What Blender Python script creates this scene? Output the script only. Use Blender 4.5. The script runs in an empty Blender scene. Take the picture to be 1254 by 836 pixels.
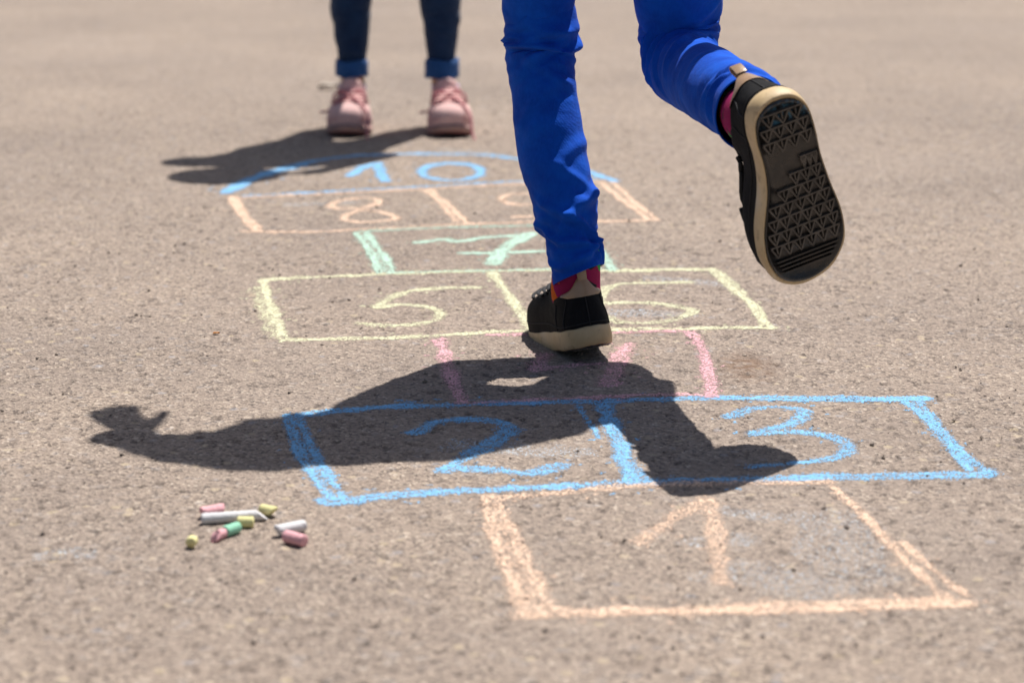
import bpy, math, random
import numpy as np
from mathutils import Matrix, Vector
random.seed(7)
RNG = np.random.default_rng(7)
scene = bpy.context.scene
COL = scene.collection

# ---------------------------------------------------------------- camera
F, CX, CY, TH, H = 3000.0, 627.0, 418.0, math.radians(13.1), 0.629
cam_d = bpy.data.cameras.new("camera")
cam = bpy.data.objects.new("camera", cam_d); COL.objects.link(cam)
cam.location = (0, 0, H); cam.rotation_euler = (math.radians(90) - TH, 0, 0)
cam_d.sensor_width = 36; cam_d.lens = F / 1254 * 36
cam_d.clip_start = .05; cam_d.clip_end = 2000
cam_d.dof.use_dof = True; cam_d.dof.focus_distance = 2.56; cam_d.dof.aperture_fstop = 6.0
scene.camera = cam
# ---------------------------------------------------------------- sky and sun
SA, SB = .2405, .3893                       # a point at height z throws its shadow to (-SA z, -SB z)
elev = math.atan(1 / math.hypot(SA, SB)); azim = math.atan2(SA, SB)
w = bpy.data.worlds.new("World"); scene.world = w; w.use_nodes = True
nt = w.node_tree; nt.nodes.clear()
sky = nt.nodes.new('ShaderNodeTexSky'); sky.sky_type = 'NISHITA'; sky.sun_disc = False
sky.sun_elevation = elev; sky.sun_rotation = azim; sky.dust_density = 2.5; sky.ozone_density = .6
bg = nt.nodes.new('ShaderNodeBackground'); bg.inputs[1].default_value = .060
ou = nt.nodes.new('ShaderNodeOutputWorld')
nt.links.new(sky.outputs[0], bg.inputs[0]); nt.links.new(bg.outputs[0], ou.inputs[0])
sd = bpy.data.lights.new("sun", 'SUN'); sd.energy = 5.0; sd.angle = math.radians(.55); sd.color = (1, .955, .90)
sun = bpy.data.objects.new("sun", sd); COL.objects.link(sun)
sun.rotation_euler = Vector((SA, SB, 1)).to_track_quat('Z', 'Y').to_euler(); sun.location = (1, 1.6, 4)
scene.view_settings.view_transform = 'Standard'; scene.view_settings.look = 'None'
scene.view_settings.exposure = 0.33; scene.view_settings.gamma = 1

# ---------------------------------------------------------------- helpers
def ray(x, y):
    dx = (x - CX) / F; dy = -(y - CY) / F
    return np.array([dx, math.cos(TH) + dy * math.sin(TH), -math.sin(TH) + dy * math.cos(TH)])
def ground(x, y):
    d = ray(x, y); t = -H / d[2]; return np.array([d[0] * t, d[1] * t])
def at(x, y, D):
    d = ray(x, y); t = D / d[1]; return np.array([d[0] * t, D, H + d[2] * t])
def ppm(p):                                  # photograph pixels per metre at a world point
    return F / (p[1] * math.cos(TH) + (H - p[2]) * math.sin(TH))

def mesh_obj(name, V, Fc, mat, parent=None, smooth=True, attrs=None, quads=None):
    me = bpy.data.meshes.new(name)
    if quads is not None:
        V = np.asarray(V, np.float32); quads = np.asarray(quads, np.int32); n = len(quads)
        me.vertices.add(len(V)); me.vertices.foreach_set('co', V.ravel())
        me.loops.add(n * 4); me.loops.foreach_set('vertex_index', quads.ravel())
        me.polygons.add(n); me.polygons.foreach_set('loop_start', np.arange(0, 4 * n, 4, dtype=np.int32))
        me.polygons.foreach_set('loop_total', np.full(n, 4, np.int32))
        me.update(calc_edges=True); me.validate()
    else:
        me.from_pydata([tuple(map(float, v)) for v in V], [], [tuple(int(i) for i in f) for f in Fc]); me.update()
    if smooth: me.polygons.foreach_set('use_smooth', np.ones(len(me.polygons), bool))
    for k, a in (attrs or {}).items():
        at_ = me.attributes.new(k, 'FLOAT', 'POINT'); at_.data.foreach_set('value', np.asarray(a, np.float32))
    for m_ in (mat if isinstance(mat, list) else [mat]): me.materials.append(m_)
    o = bpy.data.objects.new(name, me); COL.objects.link(o)
    if parent is not None: o.parent = parent
    return o
def tag(o, label=None, cat=None, group=None, kind=None):
    if label: o['label'] = label
    if cat: o['category'] = cat
    if group: o['group'] = group
    if kind: o['kind'] = kind
    return o
class Buf:
    def __init__(s): s.v = []; s.f = []; s.n = 0
    def add(s, V, Fs):
        s.v.append(np.asarray(V, float).reshape(-1, 3)); s.f += [tuple(i + s.n for i in f) for f in Fs]; s.n += len(s.v[-1]); return s
    def V(s): return np.vstack(s.v)
    def build(s, name, mat, parent=None, smooth=True, base=(0, 0, 0)):
        return mesh_obj(name, s.V() - np.array(base), s.f, mat, parent, smooth)
def rings(R, closed=True, cap0=False, cap1=False):
    """R: array (n, m, 3) of rings -> verts, faces"""
    R = np.asarray(R, float); n, m, _ = R.shape; V = R.reshape(-1, 3); Fs = []
    for i in range(n - 1):
        for j in range(m if closed else m - 1):
            k = (j + 1) % m; Fs.append((i * m + j, i * m + k, (i + 1) * m + k, (i + 1) * m + j))
    if cap0: Fs.append(tuple(range(m - 1, -1, -1)))
    if cap1: Fs.append(tuple((n - 1) * m + j for j in range(m)))
    return V, Fs
def nrm(v): v = np.asarray(v, float); return v / np.linalg.norm(v)
def cat(P, n):
    """Catmull-Rom through points (any dimension), n samples"""
    P = np.asarray(P, float); Q = np.vstack([2 * P[0] - P[1], P, 2 * P[-1] - P[-2]])
    t = np.linspace(0, len(P) - 1 - 1e-9, n); i = t.astype(int); u = (t - i)[:, None]
    a, b, c, d = Q[i], Q[i + 1], Q[i + 2], Q[i + 3]
    return .5 * ((2 * b) + (-a + c) * u + (2 * a - 5 * b + 4 * c - d) * u ** 2 + (-a + 3 * b - 3 * c + d) * u ** 3)
def catp(P, n):
    P = np.asarray(P, float); Q = np.vstack([P[-1:], P, P[:2]]); k = len(P)
    t = np.linspace(0, k, n, endpoint=False); i = t.astype(int); u = (t - i)[:, None]
    a, b, c, d = Q[i], Q[i + 1], Q[i + 2], Q[i + 3]
    return .5 * ((2 * b) + (-a + c) * u + (2 * a - 5 * b + 4 * c - d) * u ** 2 + (-a + 3 * b - 3 * c + d) * u ** 3)
def tube(P, r, m=8, flat=1.0):
    """round cord along points"""
    P = np.asarray(P, float); n = len(P); T = np.gradient(P, axis=0); T /= np.linalg.norm(T, axis=1)[:, None]
    u = np.cross(T[0], [0.13, .21, 1]); u = nrm(u); R = []
    for i in range(n):
        u = nrm(u - T[i] * np.dot(u, T[i])); v = np.cross(T[i], u); a = np.linspace(0, 2 * math.pi, m, endpoint=False)
        rr = r[i] if hasattr(r, '__len__') else r
        R.append(P[i] + rr * (np.cos(a)[:, None] * u + flat * np.sin(a)[:, None] * v))
    return rings(R, True, True, True)
def capsule(p, q, r0, r1, m=18):
    p = np.asarray(p, float); q = np.asarray(q, float); d = q - p; L = np.linalg.norm(d)
    d = d / L if L > 1e-6 else np.array([0, 0, 1.]); u = nrm(np.cross(d, [.3, .8, .1] if abs(d[1]) < .9 else [1, 0, .2])); v = np.cross(d, u)
    a = np.linspace(0, 2 * math.pi, m, endpoint=False); C = np.cos(a)[:, None] * u + np.sin(a)[:, None] * v; R = []
    for t in np.linspace(-math.pi / 2 + .12, 0, 5): R.append(p + d * r0 * math.sin(t) + C * r0 * math.cos(t))
    for t in np.linspace(0, math.pi / 2 - .12, 5): R.append(q + d * r1 * math.sin(t) + C * r1 * math.cos(t))
    return rings(R, True, True, True)
def ellipsoid(c, ax, m=20):
    """ax: 3x3 rows = scaled axes"""
    ax = np.asarray(ax, float); R = []
    for t in np.linspace(-math.pi / 2 + .08, math.pi / 2 - .08, m // 2 + 1):
        a = np.linspace(0, 2 * math.pi, m, endpoint=False)
        R.append(np.asarray(c) + math.sin(t) * ax[2] + math.cos(t) * (np.cos(a)[:, None] * ax[0] + np.sin(a)[:, None] * ax[1]))
    return rings(R, True, True, True)
def remesh(buf, voxel, smooth=4):
    me = bpy.data.meshes.new('tmp'); me.from_pydata([tuple(v) for v in buf.V()], [], buf.f); me.update()
    o = bpy.data.objects.new('tmp', me); COL.objects.link(o)
    m = o.modifiers.new('r', 'REMESH'); m.mode = 'VOXEL'; m.voxel_size = voxel
    if smooth: s = o.modifiers.new('s', 'SMOOTH'); s.factor = .5; s.iterations = smooth
    dg = bpy.context.evaluated_depsgraph_get(); ev = o.evaluated_get(dg); em = ev.to_mesh()
    V = np.empty(len(em.vertices) * 3, np.float32); em.vertices.foreach_get('co', V)
    Fs = [tuple(p.vertices) for p in em.polygons]; ev.to_mesh_clear()
    bpy.data.objects.remove(o); bpy.data.meshes.remove(me)
    return V.reshape(-1, 3).astype(float), Fs

# numpy noise on arrays
def hsh(i, j, s=0):
    n = (i.astype(np.int64) * 73856093) ^ (j.astype(np.int64) * 19349663) ^ (s * 83492791)
    n = (n ^ (n >> 13)) * 1274126177; n = (n ^ (n >> 16)) & 0xffffff
    return n.astype(np.float64) / 0xffffff
def vnoise(x, y, s=0):
    i = np.floor(x); j = np.floor(y); u = x - i; v = y - j; u = u * u * (3 - 2 * u); v = v * v * (3 - 2 * v)
    return (hsh(i, j, s) * (1 - u) + hsh(i + 1, j, s) * u) * (1 - v) + (hsh(i, j + 1, s) * (1 - u) + hsh(i + 1, j + 1, s) * u) * v
def worley(x, y, s=0):
    i0 = np.floor(x); j0 = np.floor(y); best = np.full(x.shape, 9.); idv = np.zeros(x.shape)
    for a in (-1, 0, 1):
        for b in (-1, 0, 1):
            i = i0 + a; j = j0 + b
            d = (i + hsh(i, j, s) - x) ** 2 + (j + hsh(i, j, s + 1) - y) ** 2
            m = d < best; best = np.where(m, d, best); idv = np.where(m, hsh(i, j, s + 2), idv)
    return np.sqrt(best), idv

# ---------------------------------------------------------------- materials
class N:
    def __init__(s, name):
        s.m = bpy.data.materials.new(name); s.m.use_nodes = True; s.t = s.m.node_tree; s.t.nodes.clear()
        s.out = s.n('ShaderNodeOutputMaterial'); s.p = s.n('ShaderNodeBsdfPrincipled'); s.l(s.p.outputs[0], s.out.inputs[0])
    def n(s, t, **k):
        x = s.t.nodes.new(t)
        for a, b in k.items(): setattr(x, a, b)
        return x
    def l(s, a, b): s.t.links.new(a, b)
    def co(s): 
        if not hasattr(s, '_co'): s._co = s.n('ShaderNodeNewGeometry') if False else s.n('ShaderNodeTexCoord')
        return s._co.outputs['Object']
    def map(s, scale, rot=(0, 0, 0)):
        x = s.n('ShaderNodeMapping'); x.inputs['Scale'].default_value = scale; x.inputs['Rotation'].default_value = rot; s.l(s.co(), x.inputs[0]); return x.outputs[0]
    def noise(s, sc, det=3, rough=.5, vec=None, out='Fac'):
        x = s.n('ShaderNodeTexNoise'); x.inputs['Scale'].default_value = sc; x.inputs['Detail'].default_value = det; x.inputs['Roughness'].default_value = rough
        s.l(vec or s.co(), x.inputs['Vector']); return x.outputs[out]
    def vor(s, sc, out='Distance', vec=None, feature='F1'):
        x = s.n('ShaderNodeTexVoronoi'); x.feature = feature; x.inputs['Scale'].default_value = sc; s.l(vec or s.co(), x.inputs['Vector']); return x.outputs[out]
    def ramp(s, f, stops, interp='LINEAR'):
        x = s.n('ShaderNodeValToRGB'); r = x.color_ramp; r.interpolation = interp
        while len(r.elements) < len(stops): r.elements.new(.5)
        for e, (p, c) in zip(r.elements, stops):
            e.position = p; e.color = (*c, 1) if hasattr(c, '__len__') else (c, c, c, 1)
        s.l(f, x.inputs[0]); return x.outputs[0]
    def mix(s, f, a, b, mode='MIX'):
        x = s.n('ShaderNodeMix', data_type='RGBA', blend_type=mode)
        for v, i in ((f, 0), (a, 6), (b, 7)):
            if hasattr(v, 'links'): s.l(v, x.inputs[i])
            elif i == 0: x.inputs[0].default_value = v
            else: x.inputs[i].default_value = (*v, 1)
        return x.outputs[2]
    def math(s, op, a, b=None, c=None):
        x = s.n('ShaderNodeMath', operation=op)
        for i, v in enumerate((a, b, c)):
            if v is None: continue
            if hasattr(v, 'links'): s.l(v, x.inputs[i])
            else: x.inputs[i].default_value = v
        return x.outputs[0]
    def bump(s, hgt, dist=.001, st=1, prev=None):
        x = s.n('ShaderNodeBump'); x.inputs['Strength'].default_value = st; x.inputs['Distance'].default_value = dist
        s.l(hgt, x.inputs['Height'])
        if prev is not None: s.l(prev, x.inputs['Normal'])
        return x.outputs[0]
    def attr(s, n): x = s.n('ShaderNodeAttribute'); x.attribute_name = n; return x.outputs['Fac']
    def fin(s, color, rough=.6, normal=None, spec=.5, **k):
        if hasattr(color, 'links'): s.l(color, s.p.inputs['Base Color'])
        else: s.p.inputs['Base Color'].default_value = (*color, 1)
        if hasattr(rough, 'links'): s.l(rough, s.p.inputs['Roughness'])
        else: s.p.inputs['Roughness'].default_value = rough
        s.p.inputs['Specular IOR Level'].default_value = spec
        if normal is not None: s.l(normal, s.p.inputs['Normal'])
        for a, b in k.items(): s.p.inputs[a].default_value = b
        return s.m

def m_asphalt():
    n = N('asphalt')
    st = n.vor(350, 'Color')                                   # one value per stone
    sep = n.n('ShaderNodeSeparateColor'); n.l(st, sep.inputs[0])
    c = n.ramp(sep.outputs[0], [(0, (.05, .042, .038)), (.10, (.12, .098, .082)), (.22, (.235, .19, .152)), (.55, (.29, .235, .188)), (.8, (.35, .285, .23)), (.93, (.44, .36, .28)), (1, (.60, .52, .42))])
    st2 = n.vor(120, 'Color'); sep2 = n.n('ShaderNodeSeparateColor'); n.l(st2, sep2.inputs[0])
    c2 = n.ramp(sep2.outputs[1], [(0, (.14, .118, .11)), (.12, (.24, .20, .165)), (.75, (.30, .245, .20)), (.92, (.37, .32, .27)), (1, (.36, .36, .37))])
    c = n.mix(.25, c, c2)
    pt = n.noise(380, 2, .6); c = n.mix(n.ramp(pt, [(.61, 0.), (.69, .5)]), c, (.07, .058, .05))
    tint = n.noise(9, 3); c = n.mix(n.ramp(tint, [(.35, 0.), (.65, .28)]), c, (.27, .222, .185))
    big = n.noise(1.7, 4, .6); c = n.mix(1., c, n.ramp(big, [(.3, (.86, .86, .87)), (.7, (1.10, 1.09, 1.07))]), 'MULTIPLY')
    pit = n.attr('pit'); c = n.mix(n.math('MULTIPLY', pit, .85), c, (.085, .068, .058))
    fl = n.vor(75, 'Color'); fs = n.n('ShaderNodeSeparateColor'); n.l(fl, fs.inputs[0]); fd = n.ramp(n.vor(75), [(.28, 1.), (.42, 0.)])
    c = n.mix(n.math('MULTIPLY', fd, n.ramp(fs.outputs[0], [(.93, 0.), (.96, .6)])), c, (.46, .38, .26)); c = n.mix(n.math('MULTIPLY', fd, n.ramp(fs.outputs[1], [(.96, 0.), (.98, .4)])), c, (.30, .31, .34))
    # brown rust-like stain beside the pink box, other faint ones
    g = n.n('ShaderNodeMapping'); n.l(n.co(), g.inputs[0]); p = ground(914, 450)
    g.inputs['Location'].default_value = (-p[0] * 22, -p[1] * 11, 0); g.inputs['Scale'].default_value = (22, 11, 1)
    ln = n.n('ShaderNodeVectorMath', operation='LENGTH'); n.l(g.outputs[0], ln.inputs[0])
    sm = n.math('MULTIPLY', n.ramp(ln.outputs['Value'], [(.2, .75), (1, 0.)]), n.ramp(n.noise(70, 3), [(.35, .15), (.6, 1.)]))
    c = n.mix(sm, c, (.155, .085, .045))
    # darker and paler dusty patches far off
    f1 = n.noise(.7, 5, .65); c = n.mix(n.ramp(f1, [(.5, 0.), (.75, .35)]), c, (.34, .29, .25))
    c = n.mix(1., c, (1.0, .985, .995), 'MULTIPLY')
    b = n.bump(n.vor(350), .0012, .9); b = n.bump(n.noise(380, 3), .0016, .8, b)
    return n.fin(c, .85, b, .25)
def m_chalk(name, col, white=.12):
    n = N(name)
    d = n.attr('dens')
    nz = n.noise(430, 3, .7); nz2 = n.noise(150, 2, .5)
    a = n.math('ADD', d, n.math('MULTIPLY', n.math('SUBTRACT', nz, .5), 4.6)); a = n.math('ADD', a, n.math('MULTIPLY', n.math('SUBTRACT', nz2, .5), 1.0))
    al = n.ramp(a, [(.36, 0.), (.72, .93)])
    c = n.mix(n.ramp(n.noise(60, 2), [(.4, 0.), (.7, 1.)]), col, tuple(x + (1 - x) * white * .5 for x in col))
    n.l(al, n.p.inputs['Alpha'])
    return n.fin(c, .95, n.bump(n.noise(520, 3), .0005, .6), .1)
def m_stick(name, col):
    n = N(name); c = n.mix(n.ramp(n.noise(260, 4, .6), [(.35, 0.), (.75, 1.)]), tuple(x * .8 for x in col), col)
    c = n.mix(n.ramp(n.noise(90, 3), [(.6, 0.), (.85, .25)]), c, (.5, .45, .4))
    return n.fin(c, .9, n.bump(n.noise(420, 3), .0006, .7), .15)
def m_cloth(name, col, col2, weave=1500, rough=.85, fade=.3, sheen=.15):
    n = N(name)
    f = n.ramp(n.noise(28, 4, .6), [(.35, 0.), (.7, 1.)])
    c = n.mix(f, col, col2)
    c = n.mix(n.math('MULTIPLY', n.ramp(n.noise(420, 2, .6, n.map((1, 1, .35))), [(.4, 0.), (.7, 1.)]), fade), c, tuple(min(1, x * 1.6 + .01) for x in col))
    wv = n.n('ShaderNodeTexWave'); wv.inputs['Scale'].default_value = weave / 10; wv.inputs['Distortion'].default_value = .6; n.l(n.map((1, 1, 1.2), (.3, .5, .4)), wv.inputs['Vector'])
    b = n.bump(n.noise(34, 3), .004, .35); b = n.bump(n.noise(110, 3), .0018, .45, b); b = n.bump(n.noise(700, 2), .0005, .5, b); b = n.bump(wv.outputs['Fac'], .0002, .3, b)
    return n.fin(c, rough, b, .15, **{'Sheen Weight': sheen, 'Sheen Roughness': .5})
def m_foxing():
    n = N('tan_rubber')
    c = n.mix(n.ramp(n.noise(30, 5, .65), [(.3, 0.), (.7, 1.)]), (.50, .36, .19), (.64, .49, .29))
    c = n.mix(n.ramp(n.noise(75, 5, .7), [(.54, 0.), (.72, .75)]), c, (.22, .15, .09))
    c = n.mix(n.ramp(n.noise(14, 3, .6), [(.54, 0.), (.7, .5)]), c, (.50, .46, .40))
    return n.fin(c, .55, n.bump(n.noise(160, 3), .0006, .5), .4)
def m_rubber():
    n = N('black_rubber')
    c = n.mix(n.ramp(n.noise(48, 5, .7), [(.45, 0.), (.75, 1.)]), (.012, .011, .010), (.045, .033, .024))
    c = n.mix(n.ramp(n.noise(210, 4, .7), [(.60, 0.), (.78, .5)]), c, (.13, .105, .085))
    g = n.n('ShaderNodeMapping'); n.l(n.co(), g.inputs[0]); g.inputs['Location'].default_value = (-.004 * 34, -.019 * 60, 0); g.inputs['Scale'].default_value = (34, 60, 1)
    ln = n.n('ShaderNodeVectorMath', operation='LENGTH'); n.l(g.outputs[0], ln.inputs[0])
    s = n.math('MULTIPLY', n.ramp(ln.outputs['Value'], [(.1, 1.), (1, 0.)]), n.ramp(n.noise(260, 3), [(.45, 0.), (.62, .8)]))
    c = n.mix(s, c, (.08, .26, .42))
    return n.fin(c, n.ramp(n.noise(90, 3), [(.35, .22), (.7, .5)]), n.bump(n.noise(300, 3), .0007, .6), .6)
def m_simple(name, col, rough=.6, col2=None, sc=60, bump=.0004, bs=300, spec=.4, **k):
    n = N(name); c = n.mix(n.ramp(n.noise(sc, 4, .6), [(.35, 0.), (.7, 1.)]), col, col2 or tuple(x * .75 for x in col))
    return n.fin(c, rough, n.bump(n.noise(bs, 3), bump, .6), spec, **k)
def m_sock():
    n = N('patterned_sock')
    c = n.vor(62, 'Color'); s = n.n('ShaderNodeSeparateColor'); n.l(c, s.inputs[0])
    r = n.ramp(s.outputs[0], [(0, (.30, .02, .09)), (.34, (.62, .13, .02)), (.50, (.30, .015, .10)), (.74, (.03, .42, .09)), (.86, (.015, .03, .03))], 'CONSTANT')
    return n.fin(r, .9, n.bump(n.noise(900, 2), .0005, .7), .1)

M = dict(
    asphalt=m_asphalt(),
    blue=m_chalk('blue_chalk', (.22, .50, .80), .1), peach=m_chalk('peach_chalk', (.76, .54, .40)), pink=m_chalk('pink_chalk', (.74, .42, .46)),
    yellow=m_chalk('yellow_chalk', (.68, .67, .45)), green=m_chalk('green_chalk', (.47, .68, .56)), dust=m_chalk('pale_chalk_dust', (.50, .55, .60)),
    s_white=m_stick('white_stick', (.78, .77, .78)), s_yellow=m_stick('yellow_stick', (.82, .76, .38)), s_pink=m_stick('pink_stick', (.84, .46, .49)), s_green=m_stick('green_stick', (.34, .70, .50)),
    jeans=m_cloth('cobalt_cotton', (.0, .054, .40), (.0, .092, .57), fade=.2, sheen=.02),
    denim=m_cloth('dark_denim', (.005, .020, .060), (.010, .036, .095), fade=.6),
    denim_in=m_cloth('turned_denim', (.012, .065, .20), (.022, .095, .28), fade=.4),
    shirt=m_cloth('grey_jersey', (.30, .31, .33), (.36, .37, .39)), shirt2=m_cloth('white_jersey', (.60, .58, .56), (.68, .66, .64)),
    canvas=m_cloth('black_canvas', (.006, .006, .007), (.011, .011, .012), 2600, .8, .2, .0),
    lining=m_simple('black_lining', (.012, .012, .014), .9), fox=m_foxing(), rubber=m_rubber(),
    leather=m_simple('tan_leather', (.40, .27, .17), .24, (.31, .20, .12), 40, .0003, 500, .5),
    suede=m_simple('pink_suede', (.72, .48, .45), .9, (.64, .41, .39), 45, .0007, 260, .2),
    suede_d=m_simple('pink_lace', (.55, .24, .25), .85, (.45, .17, .19), 90, .0003, 900, .2),
    tread=m_simple('worn_tread', (.030, .026, .023), .32, (.10, .085, .07), 85, .0005, 400, .6),
    suede_sole=m_simple('brown_pink_sole', (.46, .29, .26), .8),
    lilac=m_simple('lilac_sock', (.60, .45, .62), .9), skin=m_simple('skin', (.55, .33, .23), .5, (.48, .27, .19), 25, .0003, 500, .35, **{'Subsurface Weight': .08, 'Subsurface Radius': (.02, .008, .004)}),
    sock=m_sock(), lace=m_simple('black_lace', (.02, .02, .022), .8), hair=m_simple('brown_hair', (.045, .025, .014), .5, (.09, .05, .03), 120), hair2=m_simple('dark_hair', (.02, .013, .009), .5, (.05, .03, .02), 120),
    eye=m_simple('eye_white', (.75, .73, .70), .2), iris=m_simple('iris', (.05, .03, .02), .15), lip=m_simple('lip', (.45, .16, .14), .45),
    stone=m_simple('loose_grit', (.34, .28, .23), .9, (.16, .13, .11), 30), leafo=m_simple('dry_leaf', (.55, .22, .04), .8), leafp=m_simple('pale_leaf', (.62, .55, .47), .8),
)

# ---------------------------------------------------------------- ground: one sheet, fine where the camera looks
def grow(x, d, end, g=1.07):
    out = []
    while x < end: d *= g; x += d; out.append(x)
    return out
xf = np.arange(-.78, .7801, .0022); gx = grow(.78, .0024, 250)
XS = np.r_[-np.array(gx[::-1]), xf, gx]
yf = [1.58]
while yf[-1] < 4.75: yf.append(yf[-1] + .00105 * yf[-1])
YS = np.r_[-np.array(grow(-1.58, .002, 60, 1.12)[::-1]), yf, grow(yf[-1], .006, 600, 1.05)]
GX, GY = np.meshgrid(XS, YS)
near = np.clip((1.2 - np.abs(GX)) / .4, 0, 1) * np.clip((6 - GY) / 1.5, 0, 1) * np.clip((GY - 1.3) / .2, 0, 1)
d1, id1 = worley(GX * 150, GY * 150, 3)            # embedded stones, about 7 mm
d2, id2 = worley(GX * 62, GY * 62, 11)
stone = np.clip(.62 - d1, 0, .6) * (.4 + .8 * id1) * .0021
stone += np.where(id2 > .72, np.clip(.42 - d2, 0, .3), 0) * .0028
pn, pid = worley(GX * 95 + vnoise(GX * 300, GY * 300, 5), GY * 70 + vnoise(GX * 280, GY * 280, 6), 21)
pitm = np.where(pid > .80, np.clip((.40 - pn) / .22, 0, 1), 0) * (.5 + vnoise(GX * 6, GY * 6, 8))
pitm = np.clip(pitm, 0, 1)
HG = stone - .0028 * pitm + .0012 * (vnoise(GX * 260, GY * 260, 1) - .5) + .0016 * (vnoise(GX * 35, GY * 35, 2) - .5) + .004 * (vnoise(GX * 4, GY * 4, 4) - .5)
HG = (HG - .0006) * near * .6
ny, nx = GX.shape
idx = np.arange(nx * ny).reshape(ny, nx)
Q = np.stack([idx[:-1, :-1], idx[:-1, 1:], idx[1:, 1:], idx[1:, :-1]], -1).reshape(-1, 4)
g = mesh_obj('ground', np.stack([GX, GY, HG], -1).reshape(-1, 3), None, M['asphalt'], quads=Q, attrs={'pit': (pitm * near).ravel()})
tag(g, kind='structure')
hn = np.clip((stone / .0013) - 1.2 * pitm, 0, 1.2)      # proud stones take chalk first

# ---------------------------------------------------------------- chalk drawn on the ground
def marking(name, mat, strokes, label, cat_, lift=.00035, group=None, kind=None):
    """strokes: (photo points, width in metres, strength[, smooth])"""
    D = np.zeros(GX.shape, np.float32); seed = abs(hash(label)) % 97 if False else len(label) + len(strokes) * 7
    for si, st in enumerate(strokes):
        P = np.array([ground(*p) for p in st[0]]); wd = st[1] * (1.2 if name == 'chalk_numeral' else 1.0); k = st[2] if len(st) > 2 else 1.
        P = cat(P, max(8, len(P) * 8)) if len(P) > 2 else np.linspace(P[0], P[1], 12)
        lo = P.min(0) - wd; hi = P.max(0) + wd
        ix = slice(*np.searchsorted(XS, [lo[0], hi[0]])); iy = slice(*np.searchsorted(YS, [lo[1], hi[1]]))
        x = GX[iy, ix]; y = GY[iy, ix]
        if x.size == 0: continue
        best = np.full(x.shape, 9.); tt = np.zeros(x.shape)
        wob = (vnoise(x * 45, y * 45, seed + si) - .5) * wd * .35
        for i in range(len(P) - 1):
            a, b = P[i], P[i + 1]; ab = b - a; L2 = ab @ ab + 1e-12
            t = np.clip(((x - a[0]) * ab[0] + (y - a[1]) * ab[1]) / L2, 0, 1)
            dd = np.hypot(x - a[0] - t * ab[0], y - a[1] - t * ab[1]); m = dd < best
            best = np.where(m, dd, best); tt = np.where(m, (i + t) / len(P), tt)
        r = (best + wob) / (wd / 2)
        streak = vnoise(tt * 17 + si * 9, r * 3.2, seed + 5)               # hand pressure along the stroke
        e = np.clip((1.03 - r) / .6, 0, 1); e = e * e * (3 - 2 * e)
        dn = e * k * (.40 + .50 * streak + .26 * hn[iy, ix] + .10 * np.clip(P[:, 1].mean() - 2.6, -.4, 1.6))
        D[iy, ix] = np.maximum(D[iy, ix], dn)
        if k > .5:                                                        # crumbs beside the line
            cr = (hsh(np.floor(x * 260), np.floor(y * 260), seed + si) > .985) & (r < 2.6)
            D[iy, ix] = np.maximum(D[iy, ix], cr * .55)
    V = D > .03; cell = V[:-1, :-1] | V[1:, :-1] | V[:-1, 1:] | V[1:, 1:]
    cy, cx = np.nonzero(cell)
    q = np.stack([idx[cy, cx], idx[cy, cx + 1], idx[cy + 1, cx + 1], idx[cy + 1, cx]], -1)
    u, inv = np.unique(q, return_inverse=True); inv = inv.reshape(q.shape)
    VV = np.stack([GX.ravel()[u], GY.ravel()[u], HG.ravel()[u] + lift], -1)
    base = np.array([VV[:, 0].mean(), VV[:, 1].mean(), 0])
    o = mesh_obj(name, VV - 0 * base, None, M[mat], quads=inv, attrs={'dens': D.ravel()[u]})
    return tag(o, label, cat_, group, kind)
GN, GB = 'numbers chalked in the hopscotch', 'boxes of the chalk hopscotch'
marking('chalk_box', 'blue', [
    ([(368, 509), (480, 498), (600, 493), (712, 491), (860, 488), (1000, 489), (1128, 488)], .024, 1.05),
    ([(351, 508), (361, 540), (377, 575), (406, 613)], .0135, 1.05), ([(367, 508), (383, 550), (421, 611)], .0115, 1.),
    ([(359, 512), (372, 550), (396, 594)], .016, .62),
    ([(404, 615), (470, 608), (534, 603), (645, 598), (768, 592), (893, 588), (1007, 585), (1210, 580)], .026, 1.),
    ([(708, 496), (718, 512), (734, 537)], .008, .9), ([(737, 492), (752, 529), (775, 591)], .022, 1.05), ([(757, 536), (770, 560), (790, 589)], .009, .6),
    ([(1103, 488), (1135, 513), (1166, 547), (1188, 575)], .013, 1.), ([(1126, 490), (1158, 532), (1196, 566), (1213, 579)], .012, 1.), ([(1118, 494), (1150, 530), (1190, 568)], .014, .7),
    ([(490, 490), (500, 492), (512, 491)], .012, .7), ([(1052, 492), (1068, 489)], .012, .9)],
    'blue chalk rectangle with a thick divider around the numbers 2 and 3', 'chalk drawing', group=GB)
marking('chalk_box', 'peach', [
    ([(594, 609), (610, 671), (643, 752)], .014, 1.), ([(604, 608), (637, 671), (673, 748)], .015, 1.), ([(599, 614), (622, 671), (655, 742)], .013, .65),
    ([(604, 611), (698, 602), (781, 595), (900, 592), (1014, 591)], .020, .8),
    ([(1014, 591), (1058, 632), (1113, 690), (1158, 732)], .012, 1.), ([(1104, 664), (1140, 696), (1184, 730)], .010, .95),
    ([(643, 755), (781, 749), (947, 746), (1184, 738)], .023, 1.), ([(652, 745), (760, 750), (900, 742), (1150, 733)], .018, .8)],
    'peach chalk square nearest the camera around the number 1', 'chalk drawing', .0005, GB)
marking('chalk_box', 'pink', [
    ([(538, 417), (545, 436), (555, 465), (567, 492)], .021, .88), ([(846, 408), (857, 422), (868, 455), (872, 485)], .018, .9),
    ([(600, 411), (680, 410), (760, 408), (848, 406)], .014, .75), ([(567, 493), (700, 487), (830, 483), (870, 485)], .017, .85)],
    'pink chalk box under the standing shoe around the number 4', 'chalk drawing', .0005, GB)
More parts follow.
